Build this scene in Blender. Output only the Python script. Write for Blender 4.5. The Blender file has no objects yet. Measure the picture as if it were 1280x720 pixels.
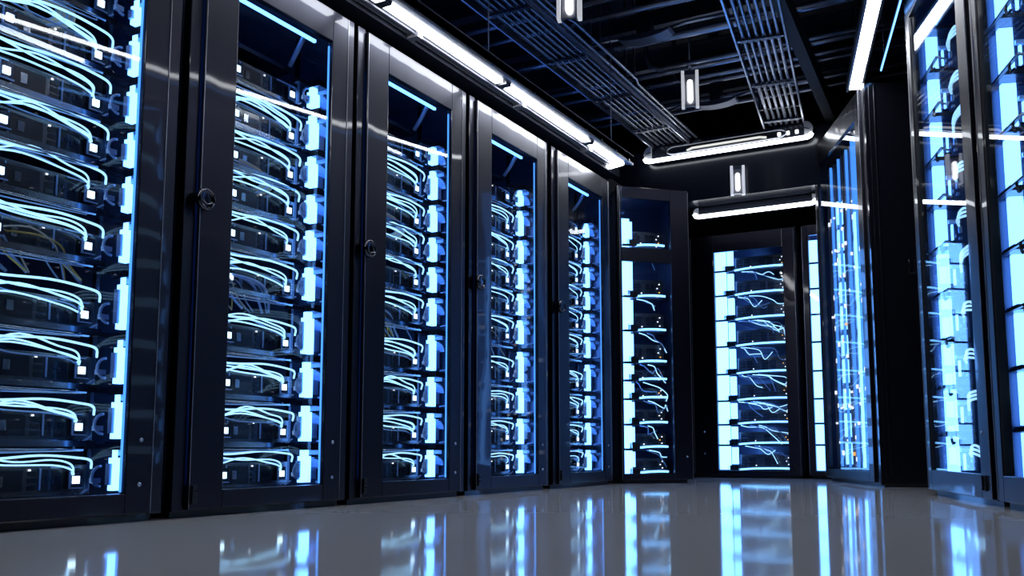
import bpy, bmesh, math, random
from mathutils import Vector, Matrix
C = bpy.context.scene.collection
R = math.radians
rnd = random.Random(7)
PI = math.pi

# ------------------------------------------------------------------ materials
def principled(name, col, rough=.5, metal=0., coat=0., emis=None, es=0., bump=None, spec=.5, ior=1.5):
    m = bpy.data.materials.new(name); m.use_nodes = True
    nt = m.node_tree; b = nt.nodes['Principled BSDF']
    b.inputs['Base Color'].default_value = (*col, 1)
    b.inputs['Roughness'].default_value = rough
    b.inputs['Metallic'].default_value = metal
    b.inputs['Coat Weight'].default_value = coat
    b.inputs['Coat Roughness'].default_value = .04
    b.inputs['IOR'].default_value = ior
    b.inputs['Specular IOR Level'].default_value = spec
    if emis:
        b.inputs['Emission Color'].default_value = (*emis, 1)
        b.inputs['Emission Strength'].default_value = es
    if bump:
        scale, dist, stretch = bump
        tc = nt.nodes.new('ShaderNodeTexCoord'); mp = nt.nodes.new('ShaderNodeMapping')
        mp.inputs['Scale'].default_value = stretch
        nz = nt.nodes.new('ShaderNodeTexNoise'); nz.inputs['Scale'].default_value = scale
        nz.inputs['Detail'].default_value = 2
        bp = nt.nodes.new('ShaderNodeBump'); bp.inputs['Distance'].default_value = dist
        bp.inputs['Strength'].default_value = 1
        nt.links.new(tc.outputs['Object'], mp.inputs['Vector'])
        nt.links.new(mp.outputs['Vector'], nz.inputs['Vector'])
        nt.links.new(nz.outputs['Fac'], bp.inputs['Height'])
        nt.links.new(bp.outputs['Normal'], b.inputs['Normal'])
        nt.links.new(bp.outputs['Normal'], b.inputs['Coat Normal'])
    return m
def brushed(m, aniso):
    nt = m.node_tree; b = nt.nodes['Principled BSDF']; b.inputs['Anisotropic'].default_value = aniso
    c = nt.nodes.new('ShaderNodeCombineXYZ'); c.inputs[2].default_value = 1
    nt.links.new(c.outputs[0], b.inputs['Tangent'])
def emission(name, col, s):
    m = bpy.data.materials.new(name); m.use_nodes = True
    nt = m.node_tree; nt.nodes.clear()
    e = nt.nodes.new('ShaderNodeEmission'); o = nt.nodes.new('ShaderNodeOutputMaterial')
    e.inputs['Color'].default_value = (*col, 1); e.inputs['Strength'].default_value = s
    nt.links.new(e.outputs[0], o.inputs[0]); return m
def glass(name):
    m = bpy.data.materials.new(name); m.use_nodes = True
    nt = m.node_tree; nt.nodes.clear()
    o = nt.nodes.new('ShaderNodeOutputMaterial'); mx = nt.nodes.new('ShaderNodeMixShader')
    t = nt.nodes.new('ShaderNodeBsdfTransparent'); g = nt.nodes.new('ShaderNodeBsdfGlossy')
    g2 = nt.nodes.new('ShaderNodeNewGeometry')      # Schlick reflectance that is the same from both sides of the pane
    d = nt.nodes.new('ShaderNodeVectorMath'); d.operation = 'DOT_PRODUCT'
    nt.links.new(g2.outputs['Normal'], d.inputs[0]); nt.links.new(g2.outputs['Incoming'], d.inputs[1])
    ab = nt.nodes.new('ShaderNodeMath'); ab.operation = 'ABSOLUTE'; nt.links.new(d.outputs['Value'], ab.inputs[0])
    om = nt.nodes.new('ShaderNodeMath'); om.operation = 'SUBTRACT'; om.inputs[0].default_value = 1; nt.links.new(ab.outputs[0], om.inputs[1])
    pw = nt.nodes.new('ShaderNodeMath'); pw.operation = 'POWER'; pw.inputs[1].default_value = 5; nt.links.new(om.outputs[0], pw.inputs[0])
    f = nt.nodes.new('ShaderNodeMath'); f.operation = 'MULTIPLY_ADD'; f.inputs[1].default_value = .80; f.inputs[2].default_value = .03; nt.links.new(pw.outputs[0], f.inputs[0])
    t.inputs['Color'].default_value = (.96, .98, 1, 1); g.inputs['Roughness'].default_value = .0
    nt.links.new(f.outputs[0], mx.inputs[0]); nt.links.new(t.outputs[0], mx.inputs[1])
    nt.links.new(g.outputs[0], mx.inputs[2]); nt.links.new(mx.outputs[0], o.inputs[0]); return m

M = dict(
    frame=principled('brushed black cabinet metal', (.030, .031, .046), .34, 1., .36, bump=(1.5, .011, (1, 1, .6))),
    post=principled('dark post metal', (.038, .039, .054), .34, 1., .36, bump=(1.5, .010, (1, 1, .6))),
    inner=principled('cabinet interior', (.08, .11, .20), .30, .5, .3),
    black=principled('black plastic', (.006, .007, .012), .35, 0, .3),
    gloss=principled('gloss black panel', (.006, .006, .010), .16, 0, .6),
    knob=principled('smoked chrome', (.10, .10, .12), .12, 1.),
    chrome=principled('polished tray steel', (.50, .53, .60), .13, 1.),
    plate=principled('server faceplate', (.13, .135, .15), .26, .75),
    chassis=principled('server casing', (.04, .045, .075), .26, .7, .3),
    recess=principled('recessed plastic', (.012, .013, .022), .3, 0, .4),
    clip=principled('pale plastic clip', (.42, .58, .88), .22, 0, .3),
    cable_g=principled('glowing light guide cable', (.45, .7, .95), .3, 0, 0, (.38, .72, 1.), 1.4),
    cable_d=principled('blue grey cable', (.30, .44, .74), .32, 0, .3),
    cable_w=principled('cream wire', (.62, .50, .36), .4),
    cable_y=principled('amber wire', (.75, .48, .10), .4),
    pipe=principled('conduit steel', (.36, .38, .46), .27, .9),
    beam=principled('ceiling steel', (.10, .11, .15), .38, .7),
    rail=principled('anodised light rail', (.42, .43, .48), .3, .8),
    white=principled('white enamel', (.72, .72, .74), .35),
    soffit=principled('satin charcoal soffit', (.012, .014, .022), .75, 0, 0, spec=.1),
    header=principled('gloss charcoal header', (.012, .014, .021), .22, 0, .1),
    ceil=principled('black ceiling', (.010, .011, .016), .7),
    wall=principled('dark wall paint', (.02, .022, .03), .6),
    led=emission('cool led panel', (.115, .36, 1.), 6.5),
    led_b=emission('cool led panel bright', (.125, .37, 1.), 6.5),
    tube=emission('blue led tube', (.11, .36, 1.), 5.0),
    edge=emission('blue edge strip', (.07, .30, 1.), 1.8),
    bar=emission('shelf light bar', (.16, .46, 1.), 4.),
    status=emission('status light', (.55, .80, 1.), 3.2),
    amber=emission('amber indicator', (1., .48, .10), 1.6),
    dot=emission('white indicator', (.8, .85, 1.), 2.0),
    lamp=emission('white lamp diffuser', (.92, .96, 1.), 22.),
    pill=emission('white pill lamp', (.95, .97, 1.), 3.5),
    server_fill=emission('added blue fill strip', (.04, .22, 1.), 17.),  # glow of the added fill strips inside the left racks
    lamp_soft=emission('white tube lamp', (.88, .94, 1.), 7.),
    innertube=emission('inner tube lamp', (.9,.92,.9), .9),
    hidden_fill=emission('cove light', (.10, .28, 1.), 5.),  # glow of the added, unseen upward fill
    rail_glow=principled('lamp rail with painted glow', (.8,.8,.82), .4, 0, 0, (.9,.93,1.), .5),  # weak emission stands in for lamp light falling on the rails
    glass=glass('clear glass'),
)
# floor: pale poured resin, soft mirror
def floor_mat():
    m = principled('poured resin floor', (.75,.75,.78), .06, 0, 0, ior=1.7)
    nt = m.node_tree; b = nt.nodes['Principled BSDF']
    tc = nt.nodes.new('ShaderNodeTexCoord')
    nz = nt.nodes.new('ShaderNodeTexNoise'); nz.inputs['Scale'].default_value = 1.3
    cr = nt.nodes.new('ShaderNodeValToRGB')
    cr.color_ramp.elements[0].color = (.74, .73, .76, 1); cr.color_ramp.elements[1].color = (.80, .79, .82, 1)
    nt.links.new(tc.outputs['Object'], nz.inputs['Vector']); nt.links.new(nz.outputs['Fac'], cr.inputs[0])
    nt.links.new(cr.outputs[0], b.inputs['Base Color'])
    n2 = nt.nodes.new('ShaderNodeTexNoise'); n2.inputs['Scale'].default_value = 9
    bp = nt.nodes.new('ShaderNodeBump'); bp.inputs['Distance'].default_value = .00012
    nt.links.new(tc.outputs['Object'], n2.inputs['Vector']); nt.links.new(n2.outputs['Fac'], bp.inputs['Height'])
    nt.links.new(bp.outputs['Normal'], b.inputs['Normal'])
    return m
M['floor'] = floor_mat()
brushed(M['frame'], .6); brushed(M['post'], .6)

# ------------------------------------------------------------------ mesh builder
class MB:
    def __init__(s): s.v = []; s.f = []; s.mi = []; s.mats = []; s.smooth = []
    def _m(s, mat):
        if mat not in s.mats: s.mats.append(mat)
        return s.mats.index(mat)
    def add(s, vs, fs, mat, smooth=False):
        b = len(s.v); s.v += [tuple(p) for p in vs]; k = s._m(mat)
        for f in fs: s.f.append(tuple(b+i for i in f)); s.mi.append(k); s.smooth.append(smooth)
        return s
    def box(s, x0, x1, y0, y1, z0, z1, mat):
        v = [(x0,y0,z0),(x1,y0,z0),(x1,y1,z0),(x0,y1,z0),(x0,y0,z1),(x1,y0,z1),(x1,y1,z1),(x0,y1,z1)]
        f = [(0,3,2,1),(4,5,6,7),(0,1,5,4),(1,2,6,5),(2,3,7,6),(3,0,4,7)]
        return s.add(v, f, mat)
    def prism(s, pts, axis, a, b, mat):           # pts 2d in the other two axes, extruded on axis from a to b
        n = len(pts)
        def P(p, t):
            return {'x': (t,p[0],p[1]), 'y': (p[0],t,p[1]), 'z': (p[0],p[1],t)}[axis]
        v = [P(p,a) for p in pts] + [P(p,b) for p in pts]
        f = [tuple(range(n)), tuple(range(2*n-1, n-1, -1))] + [(i,(i+1)%n,n+(i+1)%n,n+i) for i in range(n)]
        return s.add(v, f, mat)
    def tube(s, path, r, mat, n=6, closed=False):
        path = [Vector(p) for p in path]; N = len(path); vs = []; fs = []
        up = None
        for i, p in enumerate(path):
            if closed: t = path[(i+1) % N]-path[i-1]
            else: t = path[min(i+1,N-1)]-path[max(i-1,0)]
            t.normalize()
            if up is None: up = Vector((0,0,1)) if abs(t.z) < .9 else Vector((1,0,0))
            a = t.cross(up).normalized(); b = a.cross(t).normalized(); up = b
            for k in range(n):
                w = 2*PI*k/n; vs.append(p + (a*math.cos(w)+b*math.sin(w))*r)
        for i in range(N if closed else N-1):
            j = (i+1) % N
            for k in range(n):
                fs.append((i*n+k, i*n+(k+1)%n, j*n+(k+1)%n, j*n+k))
        if not closed:
            fs.append(tuple(range(n-1,-1,-1))); fs.append(tuple((N-1)*n+k for k in range(n)))
        return s.add(vs, fs, mat, True)
    def lathe(s, prof, cx, cz, mat, axis='y', n=20):   # prof: (radius, along axis)
        vs = []; fs = []
        for r, y in prof:
            for k in range(n):
                w = 2*PI*k/n; vs.append((cx+r*math.cos(w), y, cz+r*math.sin(w)))
        for i in range(len(prof)-1):
            for k in range(n): fs.append((i*n+k, i*n+(k+1)%n, (i+1)*n+(k+1)%n, (i+1)*n+k))
        fs.append(tuple(range(n))); fs.append(tuple((len(prof)-1)*n+k for k in range(n-1,-1,-1)))
        return s.add(vs, fs, mat, True)
    def mesh(s, name):
        me = bpy.data.meshes.new(name); me.from_pydata(s.v, [], s.f)
        for m in s.mats: me.materials.append(M[m])
        me.polygons.foreach_set('material_index', s.mi); me.polygons.foreach_set('use_smooth', s.smooth)
        bm = bmesh.new(); bm.from_mesh(me); bmesh.ops.recalc_face_normals(bm, faces=bm.faces); bm.to_mesh(me); bm.free()
        me.update(); return me
    def build(s, name, parent=None, bevel=0, loc=None):
        o = bpy.data.objects.new(name, s.mesh(name)); C.objects.link(o); o.parent = parent
        if bevel:
            b = o.modifiers.new('bevel', 'BEVEL'); b.width = bevel; b.segments = 2; b.limit_method = 'ANGLE'; b.harden_normals = False
        if loc: o.location = loc
        return o
def smooth_path(pts, n=5):
    P = [Vector(p) for p in pts]; P = [P[0]*2-P[1]] + P + [P[-1]*2-P[-2]]; out = []
    for i in range(1, len(P)-2):
        a, b, c, d = P[i-1:i+3]
        for k in range(n):
            t = k/n
            out.append(.5*((2*b)+(-a+c)*t+(2*a-5*b+4*c-d)*t*t+(-a+3*b-3*c+d)*t**3))
    out.append(P[-2]); return out
def tag(o, label=None, cat=None, group=None, kind=None):
    if label: o['label'] = label
    if cat: o['category'] = cat
    if group: o['group'] = group
    if kind: o['kind'] = kind
    return o
def empty(name, loc=(0,0,0), rz=0):
    o = bpy.data.objects.new(name, None); C.objects.link(o); o.location = loc; o.rotation_euler = (0,0,rz)
    o.empty_display_size = .1; return o
def copy_tree(o, parent=None):
    c = o.copy(); C.objects.link(c); c.parent = parent
    for ch in o.children: copy_tree(ch, c)
    return c
class Place:                                        # local frame of one cabinet
    def __init__(s, x, y, rz): s.x, s.y, s.rz = x, y, rz
    def pt(s, p):
        c, n = math.cos(s.rz), math.sin(s.rz)
        return (s.x+p[0]*c-p[1]*n, s.y+p[0]*n+p[1]*c, p[2])
    def put(s, o, p=(0,0,0)):
        o.location = s.pt(p); o.rotation_euler = (0,0,s.rz); return o

# ------------------------------------------------------------------ setting
def struct(name, mb):
    o = mb.build(name); o['kind'] = 'structure'; return o
struct('floor', MB().box(-4.4, 3.2, -3.5, 10.2, -.1, 0, 'floor'))
struct('ceiling', MB().box(-4.4, 3.2, -3.5, 10.2, 3.75, 3.85, 'ceil'))
struct('wall_left', MB().box(-4.4, -4.3, -3.5, 10.2, 0, 3.75, 'wall'))
struct('wall_right', MB().box(3.1, 3.2, -3.5, 10.2, 0, 3.75, 'wall'))
struct('wall_back', MB().box(-4.3, 3.1, 10.1, 10.2, 0, 3.75, 'wall'))
struct('wall_front', MB().box(-4.3, 3.1, -3.5, -3.4, 0, 3.75, 'wall'))
# lowered soffit over the back row (a gloss header face towards the aisle) and the one over the left row
struct('trim_1', MB().box(-4.3, 3.1, 8.12, 10.1, 2.50, 3.02, 'header'))
struct('trim_2', MB().box(-4.3, -2.725, -3.4, 6.62, 2.345, 2.50, 'soffit').box(-4.3, -3.0, 6.62, 8.12, 2.345, 2.50, 'soffit'))

# ------------------------------------------------------------------ cabinets
def door_mesh(x0, x1, z0, z1, wx0, wx1, wz0, wz1, y0=-.028, y1=0., midbar=None, mat='frame'):
    m = MB()
    m.box(x0, wx0, y0, y1, z0, z1, mat); m.box(wx1, x1, y0, y1, z0, z1, mat)
    m.box(wx0, wx1, y0, y1, z0, wz0, mat); m.box(wx0, wx1, y0, y1, wz1, z1, mat)
    if midbar: m.box(wx0, wx1, y0, y1, midbar[0], midbar[1], mat)
    # inner return of the window
    m.box(wx0-.001, wx0+.006, y0+.006, y1+.02, wz0, wz1, 'black')
    return m
def cabinet(place, W, H, D, door, win, label, midbar=None, knob=None, latch=None, bolts=(), edge=None, name='server_rack', side_detail=False):
    t = empty(name); place.put(t)
    tag(t, label, 'server rack')
    g = .02
    m = MB()
    m.box(g, g+.015, .03, D, .03, H-.02, 'inner'); m.box(W-g-.015, W-g, .03, D, .03, H-.02, 'inner')
    m.box(g, W-g, D-.015, D, .03, H-.02, 'inner')
    m.box(g, W-g, .03, D, H-.04, H-.02, 'inner'); m.box(g, W-g, .03, D, .03, .05, 'inner')
    # perforated-looking ribs on the back wall
    for k in range(int(H/.09)-1): m.box(g+.05, W-g-.05, D-.022, D-.015, .08+k*.09, .13+k*.09, 'inner')
    m.build('cabinet_body', t)
    f = MB()
    dx0, dx1 = door
    f.box(g, dx0-.006, -.012, .03, .025, H, 'post'); f.box(dx1+.006, W-g, -.012, .03, .025, H, 'post')
    f.box(dx0-.006, dx1+.006, .0, .03, H-.03, H, 'post'); f.box(dx0-.006, dx1+.006, .0, .03, .025, .05, 'post')
    f.build('front_frame', t, bevel=.003)
    MB().box(g+.02, W-g-.02, .02, D-.02, 0, .03, 'black').build('plinth', t)
    wx0, wx1, wz0, wz1 = win
    d = door_mesh(dx0, dx1, .03, H-.012, wx0, wx1, wz0, wz1, midbar=midbar).build('door', t, bevel=.004)
    MB().box(wx0, wx1, -.014, -.010, wz0, wz1, 'glass').build('glass_pane', d)
    for ex in (dx0+.001, dx1-.0035): MB().box(ex, ex+.0025, -.0305, -.028, .035, H-.02, 'rail').build('edge_highlight', d)  # paler metal slivers added to draw the highlight along the door edges
    if knob:
        kx, kz = knob
        MB().lathe([(.026,-.028),(.040,-.032),(.045,-.045),(.041,-.056),(.034,-.060),(.032,-.054),(.012,-.055)], kx, kz, 'knob').build('knob', d)
    if latch:
        kx, kz = latch
        l = MB(); l.box(kx-.012, kx+.018, -.036, -.028, kz-.035, kz+.035, 'black'); l.box(kx-.012, kx-.007, -.043, -.036, kz-.032, kz+.033, 'knob')
        l.box(kx-.007, kx+.016, -.040, -.036, kz-.010, kz-.005, 'knob'); l.box(kx-.007, kx+.016, -.040, -.036, kz+.012, kz+.016, 'knob')
        l.build('latch', d)
    for bx, bz in bolts:
        MB().lathe([(.008,-.028),(.008,-.031),(.004,-.034)], bx, bz, 'clip', n=8).build('bolt', d)
    if edge:
        ex, ey = edge
        MB().box(ex, ex+.006, ey, ey+.006, wz0+.005, wz1-.02, 'edge').build('edge_light', d)
    return t, d

ORD = ['bottom', 'second', 'third', 'fourth', 'fifth', 'sixth', 'seventh', 'eighth', 'ninth', 'tenth', 'eleventh', 'twelfth']
def nths(i): return 'lowest' if i == 0 else ORD[i] + ' from floor'
def nth(i): return 'lowest' if i == 0 else ORD[i] + ' from the floor'

# ---- style A : the left row
WA = 1.03; HA = 2.30
LV = [.145, .33, .53, .73, .98, 1.17, 1.345, 1.515, 1.70, 1.90]

def server_a(variant):
    """server, origin at its bottom on the shelf; x .07-.83"""
    t = empty('server')
    r = random.Random(variant)
    c = MB(); c.box(.075, .835, .205, .78, 0, .10, 'chassis')
    for k in range(6): c.box(.10+k*.11, .17+k*.11, .23, .60, .10, .103, 'chassis')
    c.build('casing', t)
    f = MB(); f.box(.06, .845, .19, .205, 0, .104, 'plate')
    xs = [.12, .27, .43, .60]
    f.box(.10, .22, .187, .19, .02, .085, 'recess')
    if variant % 2:
        f.box(.24, .40, .187, .19, .030, .075, 'recess'); f.box(.245, .395, .184, .187, .035, .05, 'chassis')
    else:
        for k in range(5): f.box(.24+k*.032, .262+k*.032, .187, .19, .03, .075, 'recess')
    f.box(.48, .60, .187, .19, .018, .088, 'recess')
    f.box(.505, .53, .184, .187, .035, .070, 'chrome')
    for k in range(3): f.box(.62, .65, .187, .19, .020+k*.024, .036+k*.024, 'recess')
    f.box(.62, .628, .185, .188, .085, .091, 'dot')
    f.box(.66, .745, .187, .19, .015, .09, 'recess')
    for k in range(4): f.box(.665+k*.02, .677+k*.02, .184, .187, .04+.01*(k % 2), .055+.01*(k % 2), 'chassis')
    f.box(.06, .845, .178, .19, -.002, .006, 'chrome')
    f.box(.70, .815, .181, .187, .094, .099, 'clip'); f.box(.66, .664, .181, .187, .02, .094, 'clip'); f.box(.47, .474, .183, .187, .02, .094, 'clip'); f.box(.20, .46, .184, .187, .092, .096, 'chrome')
    f.build('faceplate', t)
    for x in (.445, .79):
        h = MB(); h.box(x-.027, x+.027, .172, .187, .022, .082, 'chassis'); h.box(x-.027, x-.023, .165, .172, .022, .082, 'clip'); h.box(x-.027, x+.027, .165, .172, .022, .026, 'clip')
        ho = h.build('light_housing', t)
        MB().box(x-.013, x+.013, .166, .172, .039, .065, 'status').build('status_light', ho)
    return t
def cable_a(kind, k):
    """a cable running along a shelf, origin on the server's bottom; bundle k"""
    r = random.Random(kind*13+k)
    z = .135 + r.uniform(-.008, .014); y = .145 + k*.009
    if k == 0:      # long one that ends at the light column
        pts = [(.045,y+.05,z), (.20,y,z+.004), (.42,y-.01,z-.006), (.62,y-.012,z+.006), (.76,y-.01,z-.002), (.825,y,z-.012), (.845,y+.02,z-.040)]
    else:
        e = .755+k*.008; s = r.uniform(-.018,.018)
        f = r.uniform(-.018,.018); z -= r.uniform(0,.006)*k; pts = [(.045,y+.045,z-.004*k), (.18,y,z-.008*k+.008+f), (.36+s,y-.012,z-.004*k-.010-f), (.52+s,y-.015,z-.004*k+.002+f), (.66+.01*k,y-.014,z-.006-.007*k),
               (.735+.008*k,y-.010,z-.018-.008*k), (e+.004,y,z-.052), (e+.004,y+.028,.070)]
    return smooth_path(pts, 5)
cab_mesh = {}
def cable_mesh_a(kind, k, dull):
    key = (kind, k, dull)
    if key not in cab_mesh:
        cab_mesh[key] = MB().tube(cable_a(kind, k), .0034 if k else .0046, 'cable_d' if dull else 'cable_g', 6).mesh('cable')
    return cab_mesh[key]
def column_a(t, levels, top, px0=.868, px1=.922):
    """light column parts of a left rack: one panel, clip and block per level"""
    zs = levels
    for i, z in enumerate(zs):
        z1 = (zs[i+1] if i+1 < len(zs) else top+.08)
        a, b = z-.040, z1-.108 if z1-z < .22 else z1-.125
        p = MB(); p.box(px0, px1, .122, .150, a, b, 'led'); p.box(px0-.012, px0, .130, .150, a+.02, b-.02, 'clip'); p.box(px0+.012, px1-.012, .125, .148, b, b+.030, 'led')
        p.build('light_panel', t)
        c = MB()       # curved clip from the panel out to the cabinet side
        out = []
        for q in range(7):
            w = PI/2*q/6; out.append((px1+.055*math.sin(w), a+(b-a)*.97-.045*(1-math.cos(w))))
        inn = [(x-.007, zz-.007) for x, zz in reversed(out)]
        c.prism(out+inn, 'y', .100, .165, 'clip')
        c.box(px1+.002, .972, .128, .146, a+.015, b-.05, 'clip')
        c.tube(smooth_path([(.985,.03,a+.07),(.985,.015,a+.035),(.985,.06,a+.01),(.96,.12,a)],4), .005, 'clip', 6)
        c.build('bracket', t)
        k = MB(); k.box(px0+.01, .995, .085, .190, b+.028, b+.058, 'black'); k.box(.940, .992, .09, .17, b+.008, b+.030, 'clip')
        k.box(.80, px0+.012, .14, .19, b+.032, b+.050, 'chassis'); k.build('spacer_block', t)
        h = MB()       # half ring catch left of the panel
        ring = [(.862-.036*math.sin(PI*q/8), .135, z+.012+.036*math.cos(PI*q/8)) for q in range(9)]
        h.tube(ring, .0055, 'clip', 6); h.box(.828, .86, .130, .150, z-.012, z+.006, 'clip')
        h.tube([(.83,.15,z-.03),(.80,.17,z-.055)], .004, 'clip', 5)
        h.build('ring_catch', t)
ROW = ['nearest rack of the left row', 'second rack of the left row', 'third rack of the left row', 'fourth rack of the left row', 'fifth rack of the left row']
S = [1.39, 2.425, 3.445, 4.475, 5.53]
masters = [server_a(v) for v in range(3)]; used = [False]*3
def take(lst, flags, i):
    if not flags[i]: flags[i] = True; return lst[i]
    return copy_tree(lst[i])
skip = [{8: 'coil', 4: 'loom'}, {6: 'coil', 4: 'loom'}, {6: 'coil', 4: 'loom'}, {4: 'loom'}, {4: 'loom'}]
def loom(pl, z, where, n, rr, coil):
    """loose wires hanging in the tall gap of a rack"""
    for k in range(n):
        x = rr.uniform(.38, .74); y = rr.uniform(.15, .24)
        if coil:
            w = .03+.007*k; zz = z+.02
            pts = [(.22,.20,zz+.03),(.36,.19,zz+.045),(.52+.01*k,.18,zz+.05-.004*k),(.58+w,.18,zz+.02),(.58+w,.185,zz-.035),(.56,.20,zz-.055-.004*k),(.52,.21,zz-.02),(.53,.21,zz+.02)]
            mat = 'cable_w' if k % 3 else 'cable_d'
        else:
            mat = ['cable_d','cable_y','cable_d','cable_w'][k % 4]
            pts = [(x-.22,y+.03,z+.075+rr.uniform(-.02,.02)),(x-.10,y,z+.085+rr.uniform(-.02,.01)),(x-.01,y,z+.045),(x+.03,y+.01,z-.01),(x+.07+rr.uniform(-.03,.05),y+.02,z-.060)]
        o = MB().tube(smooth_path(pts,4), .0034 if not (k % 4 == 2) else .0065, mat, 6).build('wire')
        pl.put(o)
        nm = {'cable_w':'thin cream wire','cable_y':'thin amber wire','cable_d':'blue grey wire'}[mat]
        tag(o, nm + (' looped in a coil, ' if coil else ' hanging loose, ') + where, 'wire', nm+'s in the '+where)
for r in range(5):
    pl = Place(-2.79, S[r], R(90))
    t, d = cabinet(pl, WA, HA, .95, (.082, .948), (.25, .838, .100, 2.135),
        ['tall black glass-door rack at the left edge, nearest the camera in its row',
         'tall black glass-door rack, second of the left row, wide glowing window',
         'tall black glass-door rack, third of the left row, middle of the row',
         'narrow-looking black glass-door rack, fourth of the left row',
         'narrowest-looking black glass-door rack at the far end of the left row'][r],
        knob=(.095, 1.205), latch=(.10, .085), bolts=((.895,.13),(.895,.285)), edge=(.832, -.008))
    column_a(t, LV, 1.96, *((.905, .935) if r == 0 else (.868, .926)))
    MB().box(.10, .112, .012, .022, .12, 2.1, 'server_fill').build('added_fill_strip', t)  # added strip, unseen behind the door frame, brightens servers and shelves
    MB().box(.06, .08, .15, .19, .05, 2.2, 'post').build('mounting_rail', t)
    MB().box(.845, .86, .19, .21, .05, 2.2, 'post').build('mounting_rail', t)
    MB().box(.10, .86, .095, .108, 2.165, 2.178, 'tube').build('top_light', t)
    MB().tube([(.78,.10,2.16),(.78,.14,2.10),(.80,.2,2.05)], .012, 'clip', 6).build('light_clip', t)
    MB().box(.12, .84, .22, .80, 2.03, 2.05, 'chassis').build('top_shelf', t)
    rr = random.Random(100+r)
    for i, z in enumerate(LV):
        sh = MB(); sh.box(.06, .845, .150, .80, z-.062, z-.052, 'chrome'); sh.box(.06, .845, .145, .150, z-.068, z-.048, 'chrome'); sh.build('shelf', t)
        gr = MB(); gr.tube([(.30,.150,z-.080),(.31,.128,z-.080),(.78,.128,z-.080),(.79,.150,z-.080)], .005, 'chrome', 6); gr.tube([(.34,.150,z-.078),(.34,.15,z-.060)], .004, 'clip', 5); gr.tube([(.76,.150,z-.082),(.76,.15,z-.060)], .004, 'clip', 5); gr.tube([(.34,.150,z-.092),(.76,.150,z-.082)], .003, 'clip', 5)
        gr.build('cable_guide', t)
        v = rr.randrange(3)
        s = take(masters, used, v); s.name = 'server'; pl.put(s, (0,0,z-.051))
        tag(s, 'server with square lights, %s, %s' % (nths(i), ROW[r]), 'server', 'servers in the '+ROW[r])
        if i == 9: continue
        if i in skip[r]:
            loom(pl, (z+LV[i-1])/2+.06 if skip[r][i]=='loom' else z+.09, ROW[r], 11 if r < 3 else 4, rr, skip[r][i] == 'coil')
        n = [6, 6, 6, 4, 3][r]
        if i in (0, 5): n -= 2
        kind = rr.randrange(7); n = max(2, n-rr.randrange(2))
        for k in range(n):
            dull = (k == n-1 and n > 3)
            o = bpy.data.objects.new('cable', cable_mesh_a(kind, k, dull)); C.objects.link(o); pl.put(o, (0,0,z-.051))
            tag(o, ('dull blue' if dull else 'glowing pale blue')+' cable over server %s, %s' % (nths(i), ROW[r]), 'cable', 'cables along the shelves of the '+ROW[r])

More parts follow.
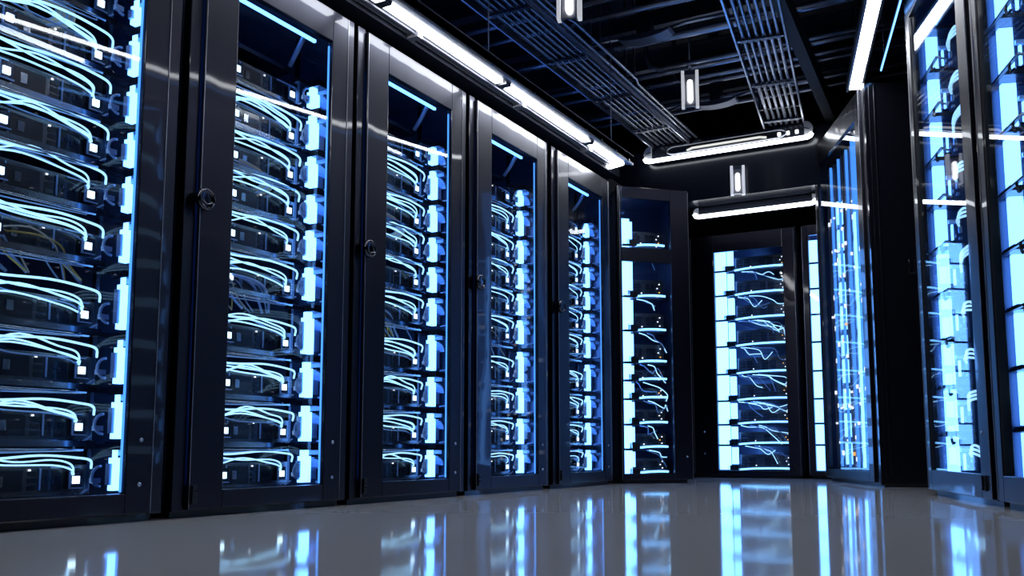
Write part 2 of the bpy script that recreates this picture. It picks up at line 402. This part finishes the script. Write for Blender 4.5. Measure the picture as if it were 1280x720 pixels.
# ---- style B : frontal racks at the back, light bars under each shelf
def tangle(pl, x0, x1, z, where, lv, n, rr, right=None):
    for k in range(n):
        x = x0+(x1-x0)*rr.uniform(.0, .45); pts = [(x, .17, z-.008)]
        dx = rr.uniform(.04, .10)*(x1-x0)/.45
        for q in range(4):
            x = min(x1, x+dx*rr.uniform(.4, 1.6)); pts.append((x, .15+rr.uniform(-.02,.03), z-.025-.045*q*rr.uniform(.1,1.2)))
        o = MB().tube(smooth_path(pts,4), .0040, 'cable_d' if k % 2 else 'cable_g', 5).build('cable'); pl.put(o)
        tag(o, '%s cable under light bar %s, %s' % ('blue grey' if k % 2 else 'pale blue', nths(lv), where), 'cable', 'cables dangling in the '+where)
def rack_b(pl, W, H, D, door, win, label, where, lv, colx, barx, seed, midbar=None, pitch=None, ncab=3, **kw):
    t, d = cabinet(pl, W, H, D, door, win, label, midbar=midbar, **kw)
    rr = random.Random(seed); c0, c1, c2 = colx; b0, b1 = barx
    zs = lv + [lv[-1]+.22]
    for i in range(len(lv)):
        a, b = zs[i]-.005, zs[i+1]-.022
        if b > H-.06: b = H-.06
        MB().box(c0, c1, .10, .15, a, b, 'led_b').build('light_panel', t)
        MB().box(c1+.006, c2, .15, .19, a+.05, b-.01, 'led').build('side_light', t)
        k = MB(); k.box(c0+.01, c1+.03, .09, .14, a-.018, a+.0, 'black'); k.box(c1-.02, c2+.02, .10, .145, a-.008, a+.04, 'black'); k.build('spacer_block', t)
        s = MB(); s.box(c2, b1+.015, .18, D-.08, lv[i]-.016, lv[i]-.006, 'inner'); s.box(c2, b1+.01, .17, .18, lv[i]-.022, lv[i]-.004, 'chassis'); s.build('shelf', t)
        arc = [(b0, .150, lv[i]-.004), (b0+(b1-b0)*.3, .140, lv[i]+.006), (b0+(b1-b0)*.7, .140, lv[i]+.010), (b1, .145, lv[i]+.008)]
        MB().tube(smooth_path(arc,3), .009, 'bar', 6).build('light_bar', t)
        # the server behind
        hgt = min((zs[i+1]-zs[i])*.6, .15)
        sv = empty('server')
        m = MB(); m.box(c2+.01, b1+.012, .22, D-.10, 0, hgt, 'chassis'); m.build('casing', sv)
        f = MB(); f.box(c2+.008, b1+.012, .208, .22, 0, hgt, 'plate')
        nx = 6; wdt = (b1-c2-.04)/nx
        for q in range(nx):
            if q % 3 != 2: f.box(c2+.02+q*wdt, c2+.02+(q+.8)*wdt, .205, .208, hgt*.2, hgt*.8, 'recess')
        for q in range(3): f.box(c2+.02, b1-.03, .203, .206, hgt*(.3+.2*q), hgt*(.3+.2*q)+.003, 'chrome')
        f.build('faceplate', sv)
        m = MB()
        for q in range(4): m.box(b1-.045+(q % 2)*.018, b1-.037+(q % 2)*.018, .200, .205, hgt*(.1+.22*q), hgt*(.1+.22*q)+.008, 'amber' if rr.random() < .35 else 'dot')
        m.box(b0+.30*(b1-b0), b0+.30*(b1-b0)+.009, .200, .205, hgt*.25, hgt*.25+.009, 'dot')
        m.build('indicator_lights', sv)
        pl.put(sv, (0,0,lv[i]-.0055))
        tag(sv, 'dark server with tiny dots, %s, %s' % (nths(i), where), 'server', 'servers in the '+where)
        if i: tangle(pl, b0, b1, lv[i]-.012, where, i, ncab if ncab < 3 else (7 if i in (3, 4, 6) else 4), rr)
    return t, d
LB = [.077, .31, .50, .72, .97, 1.23, 1.48, 1.715, 1.95]
rack_b(Place(-2.845, 8.6, 0), 1.03, 2.27, .9, (.03, 1.0), (.25, .895, .068, 2.10),
       'black rack facing the camera at the end of the aisle, light column at its left', 'rack facing down the aisle',
       LB, (.205, .325, .385), (.40, .86), 3, bolts=((.13,.22),(.13,.42)), latch=(.94,.08))
rack_b(Place(-1.80, 8.6, 0), 1.03, 2.27, .9, (.025, 1.0), (.075, .90, .068, 2.17),
       'black rack right of the one facing the camera, partly behind the right row', 'back rack beside the right row',
       LB, (.045, .155, .19), (.21, .85), 4, ncab=1)
rack_b(Place(-2.775, 6.66, R(45)), .61, 2.30, .5, (.012, .60), (.03, .445, .075, 2.20),
       'corner rack turned at an angle between the left row and the back row', 'angled corner rack',
       [.077, .27, .46, .655, .80, .94, 1.19, 1.46, 1.87], (.085, .150, .195), (.21, .47), 5, midbar=(1.70, 1.81), ncab=2, bolts=((.55,.2),))

# ---- style C : tall racks of the right row, seen at a grazing angle
WC = 1.27; HC = 2.95
ang = math.atan2(-.95, .31)
nx, ny = -.159, 4.736                         # the joint of the two nearer racks on the floor
ux, uy = math.cos(ang), math.sin(ang)
LC = [.20+.262*k for k in range(10)]
def server_c():
    t = empty('server')
    MB().box(.34, 1.18, .23, .80, 0, .15, 'chassis').build('casing', t)
    f = MB(); f.box(.32, 1.19, .215, .23, 0, .152, 'plate')
    for k in range(6): f.box(.36+k*.13, .46+k*.13, .211, .215, .02, .06, 'recess'); f.box(.36+k*.13, .46+k*.13, .211, .215, .08, .13, 'recess')
    for k in range(12): f.box(.37+k*.065, .39+k*.065, .208, .211, .066, .074, 'dot' if k % 3 == 0 else 'chrome')
    f.box(.32, 1.19, .20, .215, -.002, .008, 'chrome')
    f.build('faceplate', t); return t
mc = [server_c()]; uc = [False]
for r, (where, label) in enumerate([
        ('second rack from the right edge', 'tall black rack second from the right edge, wide pale light column behind glass'),
        ('rack at the right edge', 'tall black rack nearest the camera on the right, cut by the right edge')]):
    ox, oy = nx-ux*WC*(1-r), ny-uy*WC*(1-r)
    pl = Place(ox, oy, ang)
    t, d = cabinet(pl, WC, HC, .95, (.05, 1.235), (.13, 1.08, .14, 2.80), label, latch=(1.15,.10), bolts=((1.13,.33),))
    rr = random.Random(300+r)
    for i, z in enumerate(LC):
        p = MB(); p.box(.060, .095, .075, .135, z-.105, z+.125, 'led_b'); p.build('light_panel', t)
        q = MB(); q.box(.10, .12, .150, .160, z-.06, z+.03, 'led'); q.box(.09, .11, .135, .175, z-.075, z-.065, 'chassis'); q.box(.09, .11, .14, .20, z+.04, z+.06, 'clip'); q.box(.10, .125, .190, .205, z-.02, z+.015, 'clip'); q.box(.10, .125, .190, .205, z-.06, z-.045, 'clip')
        q.box(.10, .14, .168, .172, z-.05, z-.03, 'black'); q.build('side_light', t)
        b = MB(); b.box(.05, .42, .040, .054, z+.128, z+.138, 'black'); b.box(.05, .20, .05, .20, z+.127, z+.150, 'chassis')
        b.tube(smooth_path([(.30,.045,z+.13),(.31,.045,z+.10),(.33,.045,z+.085),(.36,.045,z+.09)],3), .007, 'black', 6)
        b.tube(smooth_path([(.42,.045,z+.133),(.44,.05,z+.12),(.44,.08,z+.11)],3), .006, 'clip', 6)
        b.build('hook_bracket', t)
        s = MB(); s.box(.32, 1.20, .20, .85, z-.092, z-.082, 'chrome'); s.build('shelf', t)
        sv = take(mc, uc, 0); pl.put(sv, (0,0,z-.0815))
        tag(sv, 'dark server in glossy tray, %s, %s' % (nths(i), where), 'server', 'servers in the '+where)
        for k in range(3):
            a = .02*k
            pts = [(.14, .185, z+.055-a), (.22, .17-a*.3, z+.075-a), (.34+a, .165, z+.07-a*1.3), (.44+a, .17, z+.03-a), (.47+a, .20, z-.02)]
            if i % 3 == 1: pts = [(.14, .185, z+.01+a), (.24, .16, z+.05+a), (.38, .15, z+.06+a), (.58+a, .17, z+.055+a), (.64+a*2, .20, z+.02)]
            o = MB().tube(smooth_path(pts,5), .007, 'cable_g', 6).build('cable'); pl.put(o)
            tag(o, 'thick pale cable arching at server %s, %s' % (nths(i), where), 'cable', 'cables in the '+where)
    MB().box(.08, .86, .10, .115, 2.72, 2.735, 'tube').build('top_light', t)
    MB().box(.30, .318, .19, .23, .05, 2.85, 'post').build('mounting_rail', t)
    MB().box(1.20, 1.218, .19, .23, .05, 2.85, 'post').build('mounting_rail', t)

# the far rack of the right row, its plain black side towards the camera
fx, fy = -1.565, 8.29; gx, gy = -.945, 6.905
WD = math.hypot(gx-fx, gy-fy); ad = math.atan2(gy-fy, gx-fx)
pl = Place(fx, fy, ad)
t, d = cabinet(pl, WD, 2.86, .62, (.04, WD-.10), (.12, WD-.22, .10, 2.66),
               'tall black rack at the far end of the right row, plain side facing the camera')
sd = MB(); sd.box(WD-.019, WD, -.012, .62, .012, 2.86, 'gloss'); sd.box(WD, WD+.006, .05, .064, .03, 2.84, 'post'); sd.box(WD, WD+.006, .015, .02, .03, 2.84, 'post')
sd.build('side_panel', t, bevel=.003)
hd = MB()
hd.tube([(WD+.002,.235,1.47),(WD+.02,.235,1.47),(WD+.02,.235,1.57),(WD+.02,.275,1.57),(WD+.02,.275,1.47),(WD+.02,.235,1.47)], .003, 'knob', 6)
hd.build('side_handle', t)
rr = random.Random(9)
xx = .16
for k in range(15):  # upright strips and rails added to imitate reflections in the door glass
    x = .15+k*(WD-.40)/14
    if k == 10:
        m = MB(); m.box(x, x+.05, .03, .125, .12, 2.05, 'led_b'); m.box(x, x+.05, .03, .125, 2.05, 2.64, 'edge')
        for z in (.16, .52, .78, 1.10, 1.32, 1.62, 1.86): m.box(x-.004, x+.054, .045, .105, z, z+.07, 'black')
        m.build('reflection_strip', t); continue
    if k == 4:
        m = MB()
        for i in range(10): m.box(x, x+.035, .03, .075, .14+.215*i, .14+.215*i+.165+.02*(i % 2), 'led_b')
        m.build('reflection_strip', t)
    elif k % 3 == 2:
        MB().box(x, x+.010, .03, .05, .12, 2.60, 'edge').build('reflection_line', t)
    else:
        m = MB(); m.box(x, x+.018, .04, .065, .06, 2.6, 'rail'); m.tube([(x+.035,.07,.06),(x+.035,.07,2.6)], .009, 'cable_d', 6)
        m.build('reflection_rail', t)
    m = MB()
    for i in range(16):
        if rr.random() < .3: z = .16+.13*i+rr.uniform(0,.05); m.box(x+.045, x+.060, .03, .05, z, z+.03*rr.uniform(.5,1.3), 'dot' if rr.random() < .85 else 'amber')
    m.build('indicator_lights', t)
# shallow servers behind the reflection strips and rails
for i in range(9):
    sv = MB(); sv.box(.10, WD-.16, .16, .52, 0, .16, 'chassis'); sv.box(.10, WD-.16, .15, .16, 0, .165, 'plate')
    for q in range(7): sv.box(.13+q*.17, .26+q*.17, .146, .15, .03, .12, 'recess')
    MB().box(.04, WD-.06, .14, .55, .125+.235*i, .139+.235*i, 'chrome').build('shelf', t)
    o = sv.build('server'); pl.put(o, (0,0,.1395+.235*i))
    tag(o, 'dark server behind upright strips, %s, far rack of right row' % nths(i), 'server', 'servers in the far rack of the right row')

# ------------------------------------------------------------------ ceiling lamps
# long fixture along the left row
t = empty('linear_light', (.112,0,-.088)); t.scale = (1,.959,1); tag(t, 'long white strip light in a metal rail above the left row of racks', 'ceiling light')
for a, b in ((-.10,1.10),(1.17,2.35),(2.42,3.57),(3.60,4.745),(4.85,5.99),(6.07,6.60)):
    MB().box(-2.748, -2.702, a, b, 2.446, 2.463, 'lamp').build('diffuser', t)
m = MB(); m.prism([(-2.98,6.69),(-2.755,6.60),(-2.695,6.60),(-2.70,6.645),(-2.99,6.745)], 'z', 2.446, 2.463, 'lamp'); m.build('corner_diffuser', t)
m = MB(); m.box(-2.665, -2.650, -.2, 6.72, 2.455, 2.52, 'rail'); m.box(-2.69, -2.665, -.2, 6.70, 2.458, 2.475, 'beam')
m.box(-2.76, -2.65, -.2, 6.72, 2.47, 2.53, 'beam'); m.build('housing', t)
for k in range(26): 
    y = .1+k*.26; MB().box(-2.650, -2.642, y, y+.02, 2.462, 2.475, 'chrome').build('rail_screw', t)
m = MB(); m.box(-2.80, -2.785, -.2, 6.60, 2.452, 2.462, 'rail'); m.box(-2.825, -2.812, -.2, 6.62, 2.452, 2.462, 'rail'); m.box(-2.83, -2.76, -.2, 6.66, 2.462, 2.49, 'beam')
m.build('cable_channel', t)
for y in (1.55, 2.75, 3.95, 5.12, 6.15):
    MB().box(-2.835, -2.765, y, y+.045, 2.435, 2.462, 'rail').build('channel_bracket', t)
for a in (1.135, 2.385, 3.585, 4.797, 6.03):
    MB().box(-2.76, -2.69, a-.028, a+.028, 2.442, 2.47, 'black').build('connector', t)
for y in (.5, 2.5, 4.5, 6.3): MB().tube([(-2.66,y,2.52),(-2.66,y,3.75)], .004, 'pipe', 6).build('hanger', t)

MB().box(-3.6, -3.57, .0, 8.0, 2.625, 2.64, 'hidden_fill').build('added_uplight', t)  # added, out of view: throws blue light up onto the ceiling pipes
# strip along the right row
t = empty('linear_light', (0,0,0)); tag(t, 'white strip light above the right row, running toward the camera', 'ceiling light')
p0 = Vector((-1.05, 7.107, 0)); p1 = Vector((-.708, 5.697, 0)); dv = (p1-p0).normalized(); nv = Vector((-dv.y, dv.x, 0))
def strip(o0, o1, s0, s1, z0, z1, mat, name, par):
    P = [p0+dv*s0+nv*o0, p0+dv*s1+nv*o0, p0+dv*s1+nv*o1, p0+dv*s0+nv*o1]
    MB().prism([(p.x,p.y) for p in P], 'z', z0, z1, mat).build(name, par)
L = 5.04
for k in range(4): strip(-.035, .035, k*1.26, k*1.26+1.255, 2.90, 2.912, 'lamp', 'diffuser', t)
strip(-.055, -.040, -.03, L, 2.895, 2.95, 'rail', 'side_rail', t); strip(.040, .055, -.03, L, 2.895, 2.95, 'rail', 'side_rail', t)
strip(-.055, .055, -.05, L, 2.915, 2.97, 'beam', 'housing', t)
for k in (0.15, 2.6, 4.8):
    q = p0+dv*k; MB().tube([(q.x,q.y,2.96),(q.x,q.y,3.75)], .004, 'pipe', 6).build('hanger', t)
t = empty('edge_light'); tag(t, 'thin blue light line above the right row racks', 'light strip')
strip(.150, .158, .3, L, 2.905, 2.915, 'tube', 'blue_tube', t); strip(.145, .163, .28, L, 2.915, 2.935, 'beam', 'tube_housing', t)
for k in (.5, 2.8, 4.8):
    q = p0+dv*k+nv*.154; MB().tube([(q.x,q.y,2.93),(q.x,q.y,3.75)], .003, 'pipe', 6).build('hanger', t)

def capsule(x0, x1, z0, z1, n=8):
    r = (z1-z0)/2; cz = (z0+z1)/2; pts = []
    for k in range(n+1): w = PI/2+PI*k/n; pts.append((x0+r+r*math.cos(w), cz+r*math.sin(w)))
    for k in range(n+1): w = -PI/2+PI*k/n; pts.append((x1-r+r*math.cos(w), cz+r*math.sin(w)))
    return pts
def capsule_lamp(x0, x1, y, z, h, label, inner, tilt=0):
    t = empty('capsule_light', (x0, y, z)); t.rotation_euler = (0, 0, tilt); tag(t, label, 'ceiling light')
    W = x1-x0
    m = MB(); m.prism(capsule(0, W, 0, h), 'y', .0, .055, 'header'); m.build('housing', t, bevel=.004)
    for s in (0, 1):
        pts = capsule(0, W, .018, h-.002)
        if s == 0: pp = [p for p in pts if p[0] < .12]; pp = pp+[(.11, .018)] if False else pp
        else: pp = [p for p in pts if p[0] > W-.12]
        e = MB(); e.prism(pp, 'y', -.02, -.001, 'white')
        bx = (.03 if s == 0 else W-.075); e.prism([(bx,h*.50),(bx+.045,h*.62),(bx+.045,h*.66),(bx,h*.54)] if s == 0 else [(bx,h*.62),(bx+.045,h*.50),(bx+.045,h*.54),(bx,h*.66)], 'y', -.024, -.02, 'black')
        e.build('end_cap', t)
    path = [(.012, -.02, .045), (.022, -.024, .024), (.045, -.024, .016), (W*.5, -.024, .016), (W-.045, -.024, .016), (W-.022, -.024, .024), (W-.012, -.02, .045)]
    MB().tube(path, .019, 'lamp_soft', 8).build('light_tube', t)
    if inner:
        a, b = W*.27, W*.74
        MB().tube([(a,-.012,h*.42),(a+.05,-.012,h*.52),(b-.06,-.012,h*.52),(b,-.012,h*.45)], .010, 'innertube', 6).build('inner_tube', t)
        lp = [(a-.12+.07*math.cos(w), -.012, h*.55+.035*math.sin(w)) for w in [PI/2+PI*q/6 for q in range(7)]]
        rp = [(b+.10+.07*math.cos(w), -.012, h*.55+.035*math.sin(w)) for w in [-PI/2+PI*q/6 for q in range(7)]]
        MB().tube(lp+rp, .008, 'rail', 6, closed=True).build('inner_frame', t)
    for q in range(3 if inner else 0):
        MB().box(W-.30+q*.075, W-.275+q*.075, -.012, 0, h*.42, h*.60, 'pill').build('indicator_lamp', t)
    MB().tube([(.25,.03,h),(.25,.03,3.75-z)] if inner else [(.25,.03,h),(.25,.03,2.5-z)], .006, 'pipe', 6).build('hanger', t)
    MB().tube([(W-.25,.03,h),(W-.25,.03,3.75-z)] if inner else [(W-.25,.03,h),(W-.25,.03,2.5-z)], .006, 'pipe', 6).build('hanger', t)
    return t
capsule_lamp(-3.065, -1.535, 8.055, 2.885, .165, 'long capsule-shaped white light with rounded ends across the aisle, the upper of two', True)
capsule_lamp(-2.70, -1.58, 8.36, 2.385, .105, 'shorter capsule-shaped white light under the soffit, the lower of two', False)

def pill_lamp(x, y, z, w, h, label, hang):
    t = empty('hanging_lamp', (x, y, z)); tag(t, label, 'lamp'); t.rotation_euler = (0, 0, R(17))
    for s in (-1, 1):
        MB().box(s*w*.5-(.024 if s > 0 else 0), s*w*.5+(0 if s > 0 else .024), -.03, .03, 0, h, 'rail_glow').build('side_rail', t, bevel=.002)
        MB().box(s*w*.30-.006, s*w*.30+.006, -.02, .02, .0, h*.98, 'rail').build('inner_rail', t)
    MB().box(-w*.5+.01, w*.5-.01, -.005, .02, h*.04, h*.90, 'rail').build('back_plate', t)
    MB().prism([(p[1]-0, p[0]) for p in capsule(h*.14, h*.74, -w*.15, w*.15)], 'y', -.034, -.006, 'pill').build('lamp_lens', t, bevel=.004)
    MB().box(-w*.36, w*.36, -.025, .025, h*.88, h*1.0, 'beam').build('head_block', t)
    if hang: MB().tube([(0,0,h),(0,0,3.75-z)], .012, 'pipe', 6).build('stem', t)
    return t
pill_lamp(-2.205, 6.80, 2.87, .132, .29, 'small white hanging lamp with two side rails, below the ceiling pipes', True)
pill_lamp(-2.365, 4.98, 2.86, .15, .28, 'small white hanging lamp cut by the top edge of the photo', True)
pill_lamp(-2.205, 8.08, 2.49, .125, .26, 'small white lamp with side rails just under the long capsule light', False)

# ------------------------------------------------------------------ ceiling services
def conduit(pts, r, label, group, name='conduit', mat='pipe', n=8, parts=True):
    o = MB().tube(pts, r, mat, n).build(name); tag(o, label, 'pipe', group); return o
def tray(x0, x1, y0, y1, z, ang, px, py, label, where, pipes):
    t = empty('cable_tray', (px, py, 0), ang); tag(t, label, 'cable tray')
    for x in (x0, x1):
        m = MB(); m.box(x-.006, x+.006, y0, y1, z-.02, z+.06, 'pipe'); m.build('side_rail', t)
    k = 0; y = y0+.2
    while y < y1:
        m = MB(); m.box(x0, x1, y, y+.022, z+.032, z+.045, 'beam')
        m.build('rung', t)
        h = MB(); h.box(x0-.012, x0+.012, y-.01, y+.04, z+.05, 3.75, 'beam'); 
        if k % 2 == 0: h.build('hanger', t)
        y += .60; k += 1
    pl = Place(px, py, ang); nn = len(pipes)
    for i, (x, r, dz) in enumerate(pipes):
        rr = random.Random(i+nn)
        pts = [(x+rr.uniform(-.0012,.0012), y0+(y1-y0+.0)*q/12, z+.003+r+dz) for q in range(13)]
        o = MB().tube(pts, r, 'pipe', 8).build('conduit'); pl.put(o)
        tag(o, 'thin steel conduit lying in the %s' % where, 'pipe', 'conduits in the '+where)
    # clamps over the bundle
    y = y0+.45
    while y < y1:
        m = MB(); m.box(x0+.01, x1-.01, y, y+.025, z-.006, z+.0015, 'pipe')
        for i, (x, r, dz) in enumerate(pipes): m.box(x-r-.005, x+r+.005, y-.01, y+.035, z-.010, z+.004, 'beam')
        m.build('clamp', t); y += .85
pipesL = [(.05+.048*i, .010 if i % 3 else .013, 0) for i in range(6)]
tray(0, .34, 2.0, 8.02, 3.03, 0, -2.965, 0, 'wide ladder tray of conduits running over the left side of the aisle', 'left ceiling tray', pipesL)
for o in (conduit([(-2.60, 2.0+.5*k, 3.06) for k in range(13)], .011, 'thin straight conduit beside the left ceiling tray, between tray and kinked conduit', 'pair beside the left tray'),
          conduit([(-2.555, 2.0, 3.06), (-2.555, 5.3, 3.06), (-2.53, 5.4, 3.06), (-2.53, 6.5, 3.06), (-2.555, 6.6, 3.06), (-2.555, 8.03, 3.06)], .011, 'thin kinked conduit beside the left ceiling tray, on its aisle side', 'pair beside the left tray')):
    x = -2.60 if 'straight' in o['label'] else -2.53
    for y in (3.0, 4.4, 5.8, 6.45): MB().box(x-.008, x+.008, y, y+.02, 3.06, 3.75, 'beam').build('hanger', o)
pipesR = [(.05+.046*i, .012 if i % 3 else .015, 0) for i in range(6)]
tray(0, .33, -4.5, 2.05, 3.03, R(8.3), -1.635, 5.95, 'ladder tray of conduits running over the right side of the aisle', 'right ceiling tray', pipesR)

ys = [3.9, 4.5, 4.9, 5.2, 5.5, 5.74, 5.96, 6.25, 6.5, 6.78, 6.98, 7.2, 7.45, 7.7, 7.9]
words = ['nearest', 'second', 'third', 'fourth', 'fifth', 'sixth', 'seventh', 'eighth', 'ninth', 'tenth', 'eleventh', 'twelfth', 'thirteenth', 'fourteenth', 'farthest']
for i, y in enumerate(ys):
    rr = random.Random(50+i); z = 3.22+rr.choice([0, .05, .10]); r = rr.choice([.020, .026, .034])
    x0 = -4.2 if i % 3 else -2.5; x1 = -.72 if i % 2 else -.5
    pts = [(x0, y, z)] if i % 3 else [(x0-.05, y, 3.74), (x0-.05, y, z+.12), (x0-.02, y, z+.03), (x0+.06, y, z)]
    pts += [(x0+.5, y, z), (-1.6, y, z), (x1, y, z)]
    conduit(pts, r, 'steel pipe crossing the ceiling%s, %s counted from the camera' % ('' if i % 3 else ' with a bent-up end', words[i]), 'pipes crossing the ceiling')
for i, y in enumerate([3.6, 4.7, 5.65, 6.45, 7.2, 7.95]):
    m = MB(); z = 3.40
    m.box(-4.3, 3.0, y-.05, y+.05, z, z+.012, 'beam'); m.box(-4.3, 3.0, y-.006, y+.006, z+.012, z+.15, 'beam'); m.box(-4.3, 3.0, y-.05, y+.05, z+.15, z+.162, 'beam')
    o = m.build('ceiling_beam'); tag(o, 'dark steel beam crossing the whole ceiling, %s from the camera' % ['nearest','second','third','fourth','fifth','farthest'][i], 'beam', 'steel beams under the ceiling')
# dark post-like duct hanging along the right
o = MB().prism([(-1.16,3.0),(-1.08,3.0),(-1.36,8.1),(-1.44,8.1)], 'z', 3.03, 3.17, 'ceil').build('ceiling_duct'); tag(o, 'narrow black duct running along the ceiling between right tray and right racks', 'duct')
for (x, y, s, nm) in ((-2.28, 6.05, 1, 'nearer'), (-2.22, 7.55, .9, 'farther')):
    t = empty('ceiling_box', (x, y, 0), 0); tag(t, 'black box hanging with a curved pale plate beneath it, the %s one' % nm, 'ceiling box')
    MB().box(-.05*s, .05*s, -.05, .05, 3.17, 3.75, 'black').build('drop_box', t, bevel=.003)
    pts = [(.20*s*math.cos(PI*q/8+PI), 3.17+.045*math.sin(PI*q/8+PI)) for q in range(9)]
    MB().prism(pts, 'y', -.06, .06, 'beam').build('curved_plate', t, bevel=.003)
    MB().tube([(-.5*s,0,3.16),(-.35*s,0,3.19),(-.15*s,0,3.185)], .012, 'pipe', 6).build('feed_pipe', t)
    MB().tube([(.15*s,0,3.185),(.3*s,0,3.20),(.6*s,0,3.20)], .012, 'pipe', 6).build('feed_pipe', t)

# ------------------------------------------------------------------ camera, world, colour
cam = bpy.data.cameras.new('camera'); co = bpy.data.objects.new('camera', cam); C.objects.link(co)
cam.sensor_width = 36; cam.lens = 33.188; cam.shift_y = .05112; cam.clip_start = .02
co.location = (0, 0, .2486); co.rotation_euler = (R(90+6.65), 0, R(29.0546))
bpy.context.scene.camera = co
w = bpy.data.worlds.new('world'); bpy.context.scene.world = w; w.use_nodes = True
w.node_tree.nodes['Background'].inputs[0].default_value = (.01, .015, .03, 1)
w.node_tree.nodes['Background'].inputs[1].default_value = .3
sc = bpy.context.scene
sc.view_settings.view_transform = 'Standard'; sc.view_settings.look = 'None'
sc.view_settings.gamma = 1; sc.view_settings.use_curve_mapping = False; sc.view_settings.exposure = 0
sc.cycles.max_bounces = 7; sc.cycles.transparent_max_bounces = 12; sc.cycles.glossy_bounces = 5; sc.cycles.diffuse_bounces = 3
sc.cycles.sample_clamp_indirect = 4
